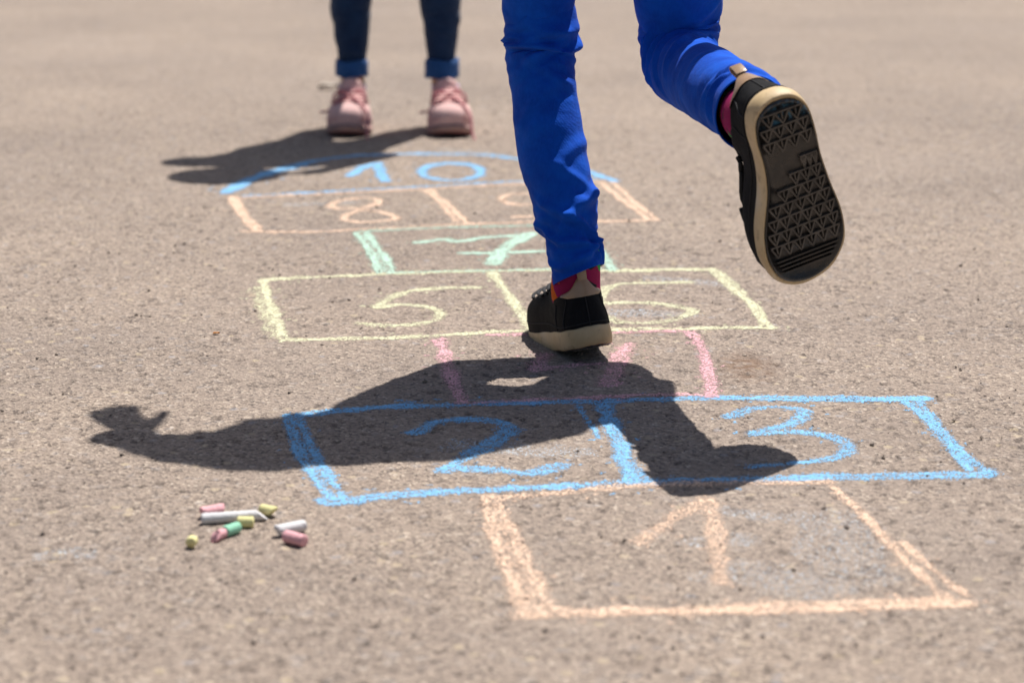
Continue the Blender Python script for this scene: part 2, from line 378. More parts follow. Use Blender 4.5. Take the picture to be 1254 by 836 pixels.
marking('chalk_box', 'yellow', [
    ([(325, 342), (403, 338), (490, 335), (600, 332), (672, 331), (770, 331), (870, 329)], .021, 1.),
    ([(322, 343), (332, 375), (347, 415)], .018, 1.), ([(318, 352), (327, 385), (338, 412)], .022, .6),
    ([(348, 418), (452, 415), (517, 413), (571, 409), (639, 406), (780, 404), (945, 402)], .019, .95),
    ([(602, 335), (620, 358), (639, 386), (651, 405)], .019, 1.),
    ([(872, 329), (892, 349), (922, 373), (940, 402)], .015, 1.), ([(880, 331), (905, 353), (930, 384)], .012, .7)],
    'pale yellow chalk rectangle around the numbers 5 and 6', 'chalk drawing', group=GB)
marking('chalk_box', 'green', [
    ([(436, 285), (452, 307), (465, 334)], .012, .95), ([(448, 284), (463, 304), (479, 326), (478, 334)], .013, .95), ([(443, 288), (460, 312), (472, 332)], .014, .6),
    ([(722, 288), (741, 316), (749, 330)], .016, .9), ([(440, 283), (540, 279), (640, 277), (715, 274)], .014, .75), ([(478, 334), (570, 332), (745, 329)], .013, .65)],
    'mint green chalk side lines around the number 7', 'chalk drawing', .0005, GB)
marking('chalk_box', 'peach', [
    ([(285, 242), (297, 261), (315, 282)], .022, 1.), ([(297, 283), (356, 284), (439, 281), (559, 275), (655, 273), (736, 271), (803, 269)], .018, .95),
    ([(736, 225), (765, 247), (794, 268)], .016, .95), ([(750, 224), (779, 249), (804, 268)], .013, .9), ([(300, 242), (403, 237), (514, 232), (643, 226), (752, 223)], .016, .85),
    ([(516, 232), (535, 244), (559, 271)], .013, .9), ([(526, 232), (548, 250), (572, 273)], .013, .95)],
    'peach chalk rectangle around the numbers 8 and 9', 'chalk drawing', .0005, GB)
marking('chalk_arc', 'blue', [
    ([(276, 237), (291, 228), (317, 215), (351, 205), (394, 196), (442, 191), (504, 189), (588, 190), (640, 196), (700, 206), (740, 217), (753, 222)], .020, 1.),
    ([(276, 236), (296, 226), (330, 212), (372, 202)], .036, 1.), ([(300, 240), (511, 229), (643, 223), (745, 219)], .013, .85)],
    'blue chalk arc closing the far end of the hopscotch over the number 10', 'chalk drawing')
CN = 'chalk number'
marking('chalk_numeral', 'peach', [([(783, 664), (820, 638), (866, 613)], .017, .72), ([(866, 613), (877, 650), (884, 712)], .016, .74)],
        'number 1 in faint peach chalk inside the nearest square', CN, group=GN)
marking('chalk_numeral', 'blue', [([(508, 531), (534, 517), (565, 513), (603, 515), (627, 523), (618, 538), (588, 553), (557, 568), (544, 577)], .019, 1.1),
                                  ([(612, 518), (621, 526), (600, 541), (572, 556)], .016, 1.), ([(544, 576), (569, 574), (611, 576), (649, 580), (686, 571)], .019, .9)],
        'number 2 in blue chalk left of the divider, half in shadow', CN, group=GN)
marking('chalk_numeral', 'blue', [([(893, 511), (920, 501), (961, 499), (985, 505), (969, 519), (924, 532), (977, 529), (1022, 536), (1041, 549), (1022, 561), (977, 567), (920, 571)], .0165, .85)],
        'number 3 in blue chalk beside the shadow of the raised foot', CN, group=GN)
marking('chalk_numeral', 'pink', [([(770, 423), (756, 447), (748, 470)], .024, .78), ([(664, 436), (659, 452)], .024, .8), ([(652, 449), (696, 448), (734, 445), (756, 444)], .013, .7)],
        'number 4 in pink chalk partly covered by the standing shoe', CN, group=GN)
marking('chalk_numeral', 'yellow', [([(582, 353), (544, 353), (506, 356), (487, 361), (461, 376), (490, 373), (522, 376), (539, 384), (530, 394), (495, 399), (463, 399), (442, 397)], .016, .92)],
        'number 5 in pale yellow chalk left of the divider', CN, group=GN)
marking('chalk_numeral', 'yellow', [([(844, 345), (815, 346), (782, 346), (753, 349), (736, 360), (730, 378), (748, 392), (782, 396), (820, 393), (847, 383), (834, 376), (796, 371), (745, 371)], .015, .9)],
        'number 6 in pale yellow chalk right of the standing shoe', CN, group=GN)
marking('chalk_numeral', 'green', [([(513, 297), (544, 293), (560, 296), (593, 291), (646, 288)], .017, 1.), ([(650, 286), (622, 301), (602, 323)], .024, 1.), ([(568, 310), (620, 309), (663, 308)], .017, 1.)],
        'number 7 in mint green chalk with a crossbar through it', CN, group=GN)
marking('chalk_numeral', 'peach', [([(463, 249), (461, 243), (442, 242), (415, 246), (405, 252), (418, 255), (442, 254), (463, 249)], .014, .9),
                                   ([(442, 256), (423, 263), (424, 269), (447, 271), (475, 269), (485, 265), (466, 259), (442, 256)], .013, .95)],
        'number 8 in peach chalk left of its divider', CN, group=GN)
marking('chalk_numeral', 'peach', [([(690, 240), (648, 238), (624, 239), (615, 244), (624, 250), (648, 251), (690, 246), (692, 255), (670, 264), (631, 266)], .014, .85)],
        'number 9 in peach chalk half hidden behind the standing leg', CN, group=GN)
marking('chalk_numeral', 'blue', [([(428, 215), (447, 204), (463, 200)], .022, .95), ([(461, 201), (466, 211), (472, 222)], .020, .95),
                                  ([(553 + 37 * math.cos(a), 211 + 10.5 * math.sin(a)) for a in np.linspace(0, 2 * math.pi, 17)], .020, .95)],
        'number 10 in pale blue chalk under the far arc', CN, group=GN)
marking('chalk_dust', 'dust', [([(890, 625), (930, 632)], .03, .24), ([(860, 664), (905, 660)], .04, .26), ([(900, 700), (1000, 712)], .08, .17), ([(760, 384), (830, 386)], .05, .27), ([(50, 682), (95, 678)], .03, .2),
                               ([(355, 250), (430, 247)], .03, .2), ([(560, 545), (700, 556)], .05, .3), ([(800, 340), (880, 346)], .04, .25), ([(620, 190), (545, 184)], .03, .24), ([(1010, 640), (1050, 700)], .09, .12)],
        'faint smears of pale chalk dust rubbed over the asphalt', 'chalk dust', .0002, kind='stuff')

# loose grit on the asphalt
def grit():
    b = Buf(); r = np.random.default_rng(5)
    for k in range(900):
        y = 1.65 + 3.2 * r.random() ** 1.3; x = (r.random() - .5) * 1.1 * y * .42 * 1.2; s = .0009 + .0017 * r.random() ** 3
        V, Fs = ellipsoid((x, y, s * .5), np.diag([s, s * (.6 + .6 * r.random()), s * .6]), 6)
        b.add(V + r.normal(0, s * .16, V.shape), Fs)
    o = b.build('grit', M['stone'], smooth=False); tag(o, 'tiny loose stone chips scattered over the asphalt', 'grit', kind='stuff')
grit()

# ---------------------------------------------------------------- chalk sticks on the ground
def stick(p0, p1, r, mat, label, chip=(0., .35), z=0, worn=0.15):
    """p0, p1: photo pixels of the two ends where they rest; chip: slant of each end"""
    a = np.r_[ground(*p0), 0]; b = np.r_[ground(*p1), 0]; mid = (a + b) / 2; L = np.linalg.norm(b - a); ang = math.atan2(*(b - a)[1::-1])
    n, m = 16, 24; R = []; rr = np.random.default_rng(int(p0[0]))
    prof = [(-L / 2, .86), (-L / 2 + .0003, .95), (-L / 2 + .0009, 1.0)] + [(x, 1 - .04 * (x / L + .5)) for x in np.linspace(-L / 2 + .003, L / 2 - .003, n)] + [(L / 2 - .0009, .96), (L / 2 - .0003, .91), (L / 2, .82)]
    for x, q in prof:
        t = np.linspace(0, 2 * math.pi, m, endpoint=False); y = np.cos(t) * r * q; zz = np.sin(t) * r * q
        k = (x / L) * 2; xs = x + zz * (chip[0] * max(0, -k) ** 3 + chip[1] * max(0, k) ** 3) * 1.3
        jit = 1 + (.022 + .14 * worn * abs(k) ** 4) * rr.normal(0, 1, m)
        R.append(np.stack([xs, y * jit, zz * jit], 1))
    V, Fs = rings(R, True, True, True)
    o = mesh_obj('chalk_stick', V, Fs, M[mat]); o.location = (mid[0], mid[1], r * .97 + z + .0012); o.rotation_euler = (rr.random() * 3 if not any(chip) else 0, 0, ang)
    return tag(o, label, 'chalk stick', 'pieces of chalk lying on the asphalt')
stick((247, 643), (321, 638), .0048, 's_white', 'long white chalk stick, the longest piece of the pile', (0, -.9))
stick((248, 636), (272, 631), .0050, 's_pink', 'pink chalk piece tucked behind the long white stick', (-.3, .3), worn=.6)
stick((320, 631), (335, 634), .0048, 's_yellow', 'short yellow chalk piece past the slanted end of the white stick', (0, .8), worn=.4)
stick((291, 647), (311, 647), .0049, 's_yellow', 'short yellow chalk piece lying in front of the long white stick', (0, 0), worn=.2)
stick((275, 659), (292, 653), .0049, 's_green', 'stubby mint green chalk piece touching a pink crumb', (0, 0), worn=.2)
stick((264, 664), (277, 658), .0042, 's_pink', 'broken pink chalk crumb at the end of the green piece', (.9, .2), worn=.9)
stick((236.5, 669), (233.5, 672.5), .0047, 's_yellow', 'round yellow chalk stub standing apart with its end facing the camera', (0, 0), worn=.3)
stick((340, 658), (373, 651), .0050, 's_white', 'short white chalk piece behind the fat pink one', (-.4, 0), worn=.4)
stick((350, 665), (373, 671), .0054, 's_pink', 'fat pink chalk piece at the right end of the pile', (0, 0), worn=.3)

# small leaves
def leaf(px, py, s, mat, label, rot):
    x, y = ground(px, py); V = []; Fs = []
    for i, t in enumerate(np.linspace(0, 1, 9)):
        wd = s * .3 * math.sin(math.pi * min(1, t * .93 + .05)) ** .8; c = .25 * s * math.sin(t * 3)
        for j, k in enumerate((-1, -.5, 0, .5, 1)): V.append((t * s - s / 2, k * wd, .0012 + c * .35 + abs(k) * s * .14 * (1 + .3 * math.sin(i))))
    for i in range(8):
        for j in range(4): a = i * 5 + j; Fs.append((a, a + 1, a + 6, a + 5))
    V = np.array(V); V2 = np.vstack([V, V - [0, 0, .0004]]); n = len(V)
    Fs = Fs + [tuple(q + n for q in f[::-1]) for f in Fs]
    o = mesh_obj('fallen_leaf', V2, Fs, M[mat]); o.location = (x, y, .0012); o.rotation_euler = (0, 0, rot); tag(o, label, 'leaf')
leaf(265, 411, .008, 'leafo', 'tiny orange dry leaf scrap on bare asphalt left of the yellow box', .3)
leaf(403, 110, .045, 'leafp', 'pale dry leaf behind the left pink shoe', .1)

# ---------------------------------------------------------------- shoes
OUT = [(0, 0), (.0165, .004), (.0265, .018), (.0295, .042), (.0305, .068), (.0345, .095), (.0395, .122), (.0405, .145), (.036, .165), (.0235, .182), (.004, .190),
       (-.016, .186), (-.030, .173), (-.0375, .152), (-.038, .130), (-.032, .105), (-.0255, .080), (-.0245, .055), (-.0265, .032), (-.0245, .016), (-.0155, .004)]
class Shoe:
    """local frame: heel at the origin, toe along +Y, up +Z, right foot (medial side -X)"""
    def __init__(s, side=1, hc=.064, hf=.078, hp=.010, toe_h=.034, collar=(.0270, .041, .046), scale=1.0, sole=.020, sq=1.0):
        s.k = scale; s.sq = sq; s.side = side; s.m = 120; s.sole = sole
        O = catp(OUT, s.m); O[:, 0] *= side
        if side < 0: O = O[::-1]; O = np.roll(O, 1, 0)
        s.O = O; c = np.array([0.0015 * side, .09]); s.ang = np.arctan2(O[:, 0] - 0, -(O[:, 1] - collar[2]))   # 0 at heel
        m = s.m; C = np.zeros((m, 3)); a = s.ang
        C[:, 0] = collar[0] * np.sin(a); C[:, 1] = collar[2] - collar[1] * np.cos(a)
        f = (1 - np.cos(a)) / 2; C[:, 2] = hc + (hf - hc) * f + hp * np.exp(-(a / .42) ** 2) - .010 * np.exp(-((np.abs(a) - 1.5) / .5) ** 2)
        s.C = C; s.f = f
        s.P0 = np.column_stack([(O - [0, .09]) * .985 * sq + [0, .09], np.full(m, sole - .001) + s.spring(O[:, 1])])
        ff = f ** 1.6
        s.P1 = s.P0 + np.column_stack([np.zeros(m), np.zeros(m), .022 + toe_h * .9 * ff]); s.P1[:, :2] += (O - [0, .05]) * (.005 + .06 * ff + (1 - sq) * .5)[:, None]
        d = O - C[:, :2]; s.P2 = C.copy(); s.P2[:, 2] -= .018 - .004 * ff; s.P2[:, :2] += d * (.10 + .36 * ff)[:, None]; s.P2[:, 2] -= .012 * ff
    def spring(s, y): return .011 * np.clip((y - .125) / .065, 0, 1) ** 2 + .002 * np.clip((.03 - y) / .03, 0, 1) ** 2
    def S(s, v):
        """ring of the upper at height parameter v in 0..1"""
        return (1 - v) ** 3 * s.P0 + 3 * v * (1 - v) ** 2 * s.P1 + 3 * v * v * (1 - v) * s.P2 + v ** 3 * s.C
    def pt(s, a, v, off=0.0):
        """point of the upper at angle a (0 heel, +-pi toe)"""
        def q(a, v):
            R = s.S(v); o = np.argsort(s.ang); return np.array([np.interp(a, s.ang[o], R[o, i]) for i in range(3)])
        p = q(a, v)
        if off:
            e = .02; n = np.cross(q(a + e, v) - q(a - e, v), q(a, min(1, v + e)) - q(a, v - e)); n = nrm(n)
            if np.dot(n, p - np.array([0, .06, .03])) < 0: n = -n
            p = p + n * off
        return p
    def build(s, parent, base, Mx, mats, laces=True, patch=True, tread=True, toe_cap=False, seams=True, label=None, lace_fn=None, patch_z=.056):
        m = s.m; R = [s.S(v) for v in np.linspace(0, 1, 26)]
        # rolled collar and inner lining edge
        C = s.C; inn = (np.array([0, .05, 0]) - C) * [1, 1, 0]; L = np.linalg.norm(inn, axis=1)[:, None]; inn = inn / L
        for t, dz in ((.0012, .0016), (.0035, .0014), (.0048, -.001)): R.append(C + inn * t + [0, 0, dz])
        up = Buf().add(*rings(R)).build('shoe', mats['upper'], parent)
        Rl = [C + inn * .0048 + [0, 0, -.001], C + inn * .0055 - [0, 0, .012], C + inn * .005 - [0, 0, .03], C + inn * .004 - [0, 0, .042]]
        Buf().add(*rings(Rl, True, False, True)).build('lining', mats['lining'], up)
        # midsole / foxing
        O = s.O; z = s.spring(O[:, 1]); c = np.array([0, .09]); R = []; h = s.sole
        nz = .0004 * np.sin(np.arange(m) * .7)
        for q, zz in ((.03, .008), (.35, .008), (.65, .008), (.88, .0075), (.93, .0035), (.955, .0012), (.98, .0002), (.995, .0018), (1.012, .006), (1.02, .011), (1.01, h - .004), (1.0, h), (.985, h + .0016), (.955, h + .0018)):
            P = c + (O - c) * q * s.sq; ex = (q - 1) * .03; R.append(np.column_stack([P, s.spring(P[:, 1]) + zz + nz]))
        so = Buf().add(*rings(R, True, True, True)).build('midsole', mats['fox'], up)
        R = [np.column_stack([c + (O - c) * q * s.sq, s.spring((c + (O - c) * q * s.sq)[:, 1]) + zz]) for q, zz in ((.95, .004), (.948, -.0004), (.935, -.0012), (.915, -.0010), (.905, .0014), (.65, .0014), (.35, .0014), (.03, .0014))]
        Buf().add(*rings(R, True, False, True)).build('outsole', mats['rubber'], up)
        if tread:
            def half(y, sgn):
                o = O * .90 + c * .10; pts = o[(o[:, 0] * sgn) > 0]; pts = pts[np.argsort(pts[:, 1])]
                return np.interp(y, pts[:, 1], pts[:, 0], left=0, right=0)
            def bar(b, p, q, wd=.0017, top=-.0018, bot=.0016):
                p = np.array(p); q = np.array(q); d = nrm(q - p); n = np.array([-d[1], d[0]]) * wd / 2
                zz = float(s.spring(np.array([(p[1] + q[1]) / 2]))[0]); V = []
                for e, wk in ((bot, 1.25), (top, .8)):
                    for c_ in (p - n * wk, q - n * wk, q + n * wk, p + n * wk): V.append((*c_, zz + e))
                b.add(V, [(3, 2, 1, 0), (4, 5, 6, 7), (0, 1, 5, 4), (1, 2, 6, 5), (2, 3, 7, 6), (3, 0, 4, 7)])
            rows = [.0135, .0262, .0389] + [.0610, .0737, .0864, .0991, .1118, .1245, .1372]
            for ri, y in enumerate(rows):
                hh = .013; b = Buf(); xl = min(half(y, -1), 0) if half(y, -1) < 0 else -.02; xm = half(y, 1)
                lo, hi = sorted((half(y + hh / 2, -1), half(y + hh / 2, 1)))
                lo += .0015; hi -= .0015
                if ri == 3: lo += .030
                if ri == 4: lo += .018
                if ri == 5: lo += .007
                if hi - lo < .01: continue
                bar(b, (lo, y), (hi, y), .0018); nn = max(3, int(round((hi - lo) / .0112))); st = (hi - lo) / nn; ph = .5 * (ri % 2)
                for i in range(nn):
                    x0 = lo + i * st; xm = x0 + st * .5; x1 = x0 + st
                    bar(b, (x0 + .0004, y + .001), (xm, y + hh - .0015)); bar(b, (xm, y + hh - .0015), (x1 - .0004, y + .001)); bar(b, (xm, y + .001), (xm, y + hh * .55), .0014)
                b.build('tread_row', mats.get('tread', mats['rubber']), up, smooth=False)
            for y in (.1535, .1580, .1625, .1670):
                lo, hi = sorted((half(y, -1), half(y, 1))); b = Buf(); bar(b, (lo + .003, y), (hi - .003, y), .0016); b.build('tread_bar', mats['rubber'], up, smooth=False)
        if patch:
            # tan heel patch with a pull loop
            G = []; na = 25; nv = 12
            for i in range(nv):
                t = i / (nv - 1); row = []
                for a in np.linspace(-1, 1, na):
                    A = 1.0 * (1 - .36 * (1 - t) ** 1.2); lo_, hi_ = .2, .98
                    for _ in range(9):
                        md = (lo_ + hi_) / 2
                        if s.pt(a * A, md)[2] < patch_z: lo_ = md
                        else: hi_ = md
                    v = lo_ + (1 - lo_) * t
                    row.append(s.pt(a * A, v, .0011 + .0004 * (1 - (2 * t - 1) ** 2)))
                G.append(row)
            for t, dz in ((.0016, .0024), (.0046, .0020), (.0062, -.002)):
                row = []
                for a in np.linspace(-1, 1, na): p = s.pt(a * 1.0, 1.0); q = np.array([0, .05, 0]) - p; q[2] = 0; row.append(p + nrm(q) * t + [0, 0, dz])
                G.append(row)
            Buf().add(*rings(G, False)).build('heel_patch', mats['patch'], up)
            p = s.pt(0, .93, .0022); tz = C[np.argmin(np.abs(s.ang)), 2]
            prof = [(p[1] - .0005, p[2]), (p[1] - .0015, tz), (p[1] - .0028, tz + .007), (p[1] - .0022, tz + .0115), (p[1] + .0004, tz + .0128), (p[1] + .0026, tz + .0105), (p[1] + .0036, tz + .002), (p[1] + .0052, tz - .008)]
            prof = cat(prof, 26); wd = .0052; G = []
            for x in (-wd, -wd * .85, 0, wd * .85, wd):
                G.append([(x, y - (.0003 if abs(x) < wd else 0), zz) for y, zz in prof])
            G2 = [[(x, y + .0011, zz - .0004) for x, y, zz in g_] for g_ in G][::-1]
            Buf().add(*rings(np.array(G + G2 + [G[0]]), False)).build('pull_loop', mats['patch'], up)
        if seams:
            b = Buf()
            for A in (0.0, 0.75, -0.75, 1.35, -1.35):
                b.add(*tube([s.pt(A, v, .0004) for v in np.linspace(.04, .62 if abs(A) < .1 else .9, 14)], .0006, 5))
            b.add(*tube([s.pt(a, .10, .0004) for a in np.linspace(-3.0, 3.0, 90)], .0006, 5))
            b.build('seam', mats['lace'], up)
        # tongue and laces over the instep
        tg = []
        for yy, zz, wd in ((.118, .050, .016), (.104, .060, .0165), (.090, .071, .017), (.084, .083, .018), (.083, .092, .016)):
            k = s.C[:, 2].max() / .078
            tg.append([(x * wd, yy - .0035 * x * x * 1.2, zz * k - .006 * x * x) for x in np.linspace(-1, 1, 9)])
        tb = [[(x, y - .003, z_ - .001) for x, y, z_ in r_] for r_ in tg][::-1]
        Buf().add(*rings(np.array(tg + tb + [tg[0]]), False)).build('tongue', mats['upper'], up)
        if laces:
            for i in range(4):
                v = .50 + .12 * i; pts = []
                for a in np.linspace(-1, 1, 15):
                    A = math.pi - .40 * abs(a) * (1 + .35 * i); A = A if a > 0 else -A
                    A = np.clip(A, -3.02, 3.02); p = s.pt(A, v, .0028 + .002 * (1 - a * a)); p[0] = p[0] if abs(a) > .15 else p[0]; pts.append(p)
                Buf().add(*tube(cat(pts[::2], 22), .0021, 7, .6)).build('lace', mats['lace'], up)
        if lace_fn: lace_fn(s, up, mats)
        up.matrix_basis = Matrix.Translation(-Vector(base)) @ Mx
        return up
def frame(origin, ydir, zdir, k=1.0):
    y = nrm(ydir); z = np.asarray(zdir, float); z = nrm(z - y * np.dot(y, z)); x = np.cross(y, z)
    M_ = Matrix.Identity(4)
    for i in range(3):
        M_[i][0] = x[i] * k; M_[i][1] = y[i] * k; M_[i][2] = z[i] * k; M_[i][3] = origin[i]
    return M_
BM = dict(tread=M['tread'], upper=M['canvas'], lining=M['lining'], fox=M['fox'], rubber=M['rubber'], patch=M['leather'], lace=M['lace'])
PM = dict(upper=M['suede'], lining=M['lilac'], fox=M['suede_sole'], rubber=M['suede_d'], patch=M['suede'], lace=M['suede_d'])

# ---------------------------------------------------------------- cloth leg tube
def leg_tube(C, Rx, Ry, xdir, folds, n=260, m=150, hem=True, seed=1, amp=1.0, shear=0.0):
    """C centre points, Rx/Ry half widths across and along depth; folds: (s0, phi0, slope, width, height, extent)"""
    C = np.asarray(C, float); A = cat(np.column_stack([C, Rx, Ry]), n); P = A[:, :3]
    seg = np.r_[0, np.cumsum(np.linalg.norm(np.diff(P, axis=0), axis=1))]; s = seg
    T = np.gradient(P, axis=0); T /= np.linalg.norm(T, axis=1)[:, None]
    a = np.linspace(0, 2 * math.pi, m, endpoint=False); R = np.zeros((n, m, 3)); u = np.asarray(xdir, float)
    S, PH = np.meshgrid(s, a, indexing='ij'); D = np.zeros((n, m))
    for s0, p0, sl, wd, hgt, ext in folds:
        dp = (PH - p0 + math.pi) % (2 * math.pi) - math.pi
        c = s0 + sl * dp + .006 * np.sin(dp * 2.3 + s0 * 90); t = (S - c) / wd
        prof = np.exp(-t * t) - .55 * np.exp(-((t - 1.5) ** 2) * 1.2) - .35 * np.exp(-((t + 1.6) ** 2))
        D += hgt * prof * np.exp(-(dp / ext) ** 4)
    D += amp * .0016 * (vnoise(S * 28 + seed, np.sin(PH) * 1.5 + 7 + S * 6, seed) - .5) + amp * .0009 * (vnoise(S * 75, PH * 2.2, seed + 3) - .5) * np.where(np.minimum(PH, 2 * math.pi - PH) < .3, .3, 1)
    D *= 1.12
    for i in range(n):
        u = nrm(u - T[i] * np.dot(u, T[i])); v = np.cross(T[i], u)
        ca, sa = np.cos(a), np.sin(a); r1 = A[i, 3]; r2 = A[i, 4]
        base = P[i] + (ca * r1)[:, None] * u + (sa * r2)[:, None] * v
        nn = (ca / r1)[:, None] * u + (sa / r2)[:, None] * v; nn /= np.linalg.norm(nn, axis=1)[:, None]
        R[i] = base + nn * D[i][:, None]
    R += np.exp(-((seg[-1] - seg) / .03) ** 2)[:, None, None] * shear * np.cos(a)[None, :, None] * np.array([0, 0, 1.])
    R = list(R)
    if hem:   # folded hem: a step near the end, then turned inside
        ctr = R[-1].mean(0); last = R[-1]
        for k in range(n):
            d = seg[-1] - seg[k]
            if d < .013: R[k] = P[k] + (R[k] - P[k]) * (1.022 if d < .0118 else 1.004)
            elif d < .0145: R[k] = P[k] + (R[k] - P[k]) * .994
        last = R[-1]; o = T[-1]
        R += [ctr + (last - ctr) * .985 + o * .0012, ctr + (last - ctr) * .955 + o * .0008, ctr + (last - ctr) * .945 - o * .004, ctr + (last - ctr) * .93 - o * .02]
    return rings(np.array(R)), seg[-1]

# ---------------------------------------------------------------- bodies
def hand(buf, wrist, u, palm_n, side, curl=.35, k=.78, spread=3.2):
    u = nrm(u); n = nrm(np.asarray(palm_n) - u * np.dot(palm_n, u)); wv = np.cross(u, n) * side     # wv towards the thumb
    buf.add(*capsule(wrist - u * .01, wrist + u * .02 * k, .0185, .019))
    for q in (-.021, -.007, .007, .021): buf.add(*capsule(wrist + (u * .018 + wv * q * .7) * k, wrist + (u * .075 + wv * q) * k, .0115 * k, .0105 * k))
    for q, L in ((.024, .062), (.008, .070), (-.008, .065), (-.024, .050)):
        p = wrist + (u * .075 + wv * q) * k; d = nrm(u + wv * q * spread)
        for j, (l, r) in enumerate(((.45, .0088), (.32, .0080), (.26, .0072))):
            a = curl * (.6 + j); dd = d * math.cos(a) + n * math.sin(a); e = p + dd * L * l * k; buf.add(*capsule(p, e, r * k, r * .92 * k, 10)); p = e
    p = wrist + (u * .022 + wv * .020) * k; d = nrm(u * .6 + wv * (.35 if spread < 3 else .75) + n * .25)
    for l, r in ((.030, .0115), (.026, .0098), (.021, .0086)) if k < .85 else ((.026, .0125), (.020, .011), (.014, .0095)):
        e = p + d * l * k; buf.add(*capsule(p, e, r * k, r * .9 * k, 10)); p = e; d = nrm(d + u * .35 + n * .1)
def head(buf, c, fwd, up):
    f = nrm(fwd); u = nrm(np.asarray(up) - f * np.dot(up, f)); r = np.cross(f, u)
    E = lambda x, y, z, a, b, d, m=20: buf.add(*ellipsoid(c + r * x + f * y + u * z, [r * a, f * b, u * d], m))
    E(0, -.008, .022, .070, .086, .080, 28); E(0, .012, -.020, .058, .066, .068, 24); E(0, .040, -.062, .030, .030, .026)
    E(.030, .040, -.030, .024, .028, .030); E(-.030, .040, -.030, .024, .028, .030)
    E(0, .082, -.018, .009, .012, .014, 12); E(0, .076, -.004, .0065, .012, .020, 12); E(.008, .078, -.022, .006, .007, .005, 10); E(-.008, .078, -.022, .006, .007, .005, 10)
    E(0, .060, .016, .046, .018, .010, 14)                                   # brow
    E(0, .068, -.043, .018, .010, .0045, 12); E(0, .067, -.050, .015, .010, .005, 12)
    for sx in (-1, 1):
        E(sx * .071, -.006, -.008, .006, .013, .021, 12); E(sx * .075, -.013, -.006, .003, .012, .020, 10)
    return r, f, u
def face_parts(parent, base, c, r, f, u):
    for sx in (-1, 1):
        e = Buf().add(*ellipsoid(c + r * sx * .027 + f * .064 + u * .004, [r * .0115, f * .0115, u * .0095], 16)).build('eye', M['eye'], parent, base=base)
        Buf().add(*ellipsoid(c + r * sx * .027 + f * .0735 + u * .003, [r * .005, f * .0026, u * .005], 12)).build('iris', M['iris'], e)
        e.children[0].data.transform(Matrix.Translation(-Vector(base)))
        Buf().add(*tube(cat([c + r * sx * .013 + f * .076 + u * .020, c + r * sx * .027 + f * .077 + u * .0245, c + r * sx * .043 + f * .066 + u * .020], 10), .0022, 6)).build('eyebrow', M['hair2'], parent, base=base)
    Buf().add(*tube(cat([c + r * x + f * (.0775 - abs(x) * .3) - u * (.0455 + .3 * abs(x) * .1) for x in (-.017, -.008, 0, .008, .017)], 14), [.001, .0015, .002, .0025, .003, .003, .003, .003, .003, .003, .0025, .002, .0015, .001], 7, .8)).build('lips', M['lip'], parent, base=base)
def hair_cap(parent, base, c, r, f, u, mat, long=0.0, seed=1):
    """many tapered locks lying over the skull"""
    b = Buf(); rr = np.random.default_rng(seed)
    b.add(*ellipsoid(c - f * .013 + u * .030, [r * .0745, f * .086, u * .078], 28))
    for i in range(260):
        th_ = rr.random() * 2 * math.pi; ph = .15 + 1.25 * rr.random() ** .7
        d = r * math.cos(th_) * math.sin(ph) + f * math.sin(th_) * math.sin(ph) + u * math.cos(ph)
        if np.dot(d, f) > .55 and ph > .8: continue
        p = c - f * .012 + u * .028 + d * np.array(.079); out = nrm(d - u * np.dot(d, u) + 1e-4); L = .035 + .02 * rr.random() + (long if np.dot(d, f) < .2 else 0)
        dn = -u if not long else np.array([0, 0, -1.])
        q = p + out * .012 + dn * L * .4; e = p + out * .008 + dn * L + rr.normal(0, .006, 3)
        P = cat([p - d * .003, q, e], 7); b.add(*tube(P, [.004, .0065, .0065, .006, .005, .0035, .0012], 6, .5))
    b.build('hair', mat, parent, base=base)

def thing(name, loc, label, cat_, group=None):
    o = bpy.data.objects.new(name, None); COL.objects.link(o); o.location = loc; o.empty_display_size = .1
    return tag(o, label, cat_, group)

# ================================================================= child hopping on one leg, seen from behind
base1 = (.07, 2.62, 0.)
p1 = thing('person', base1, 'child in bright cobalt blue trousers and black sneakers hopping on one foot', 'person')
# --- standing leg from the photograph's outline rows (left edge, right edge, row)
rowsL = [(613, 705.5, 0), (617, 707.5, 22), (615.5, 710.5, 48), (618.5, 706, 66), (621, 704.5, 84), (625.5, 707, 112), (628.5, 713, 150), (634, 719.5, 189), (643, 726, 220), (651, 731.5, 248), (658, 733.5, 272), (667, 731, 290), (669.5, 736, 306), (674.5, 738.5, 322), (677, 739, 335)]
def Dl(z): return np.interp(z, [0, .10, .22, .33, .40, .62], [2.60, 2.625, 2.665, 2.700, 2.695, 2.655])
pts = []
for l, r_, y in rowsL:
    D = 2.66
    for _ in range(6): D = Dl(at(660, y, D)[2])
    c = at((l + r_) / 2, y, D); rad = (r_ - l) / 2 / ppm(c); pts.append((c, rad))
C = [np.array([.038, 2.655, .60]), np.array([.034, 2.675, .50])] + [p[0] for p in pts]; Rx = [.066, .058] + [p[1] * .985 for p in pts]; Ry = [.068, .054] + [p[1] * (1.06 if i < 8 else 1.12) for i, p in enumerate(pts)]
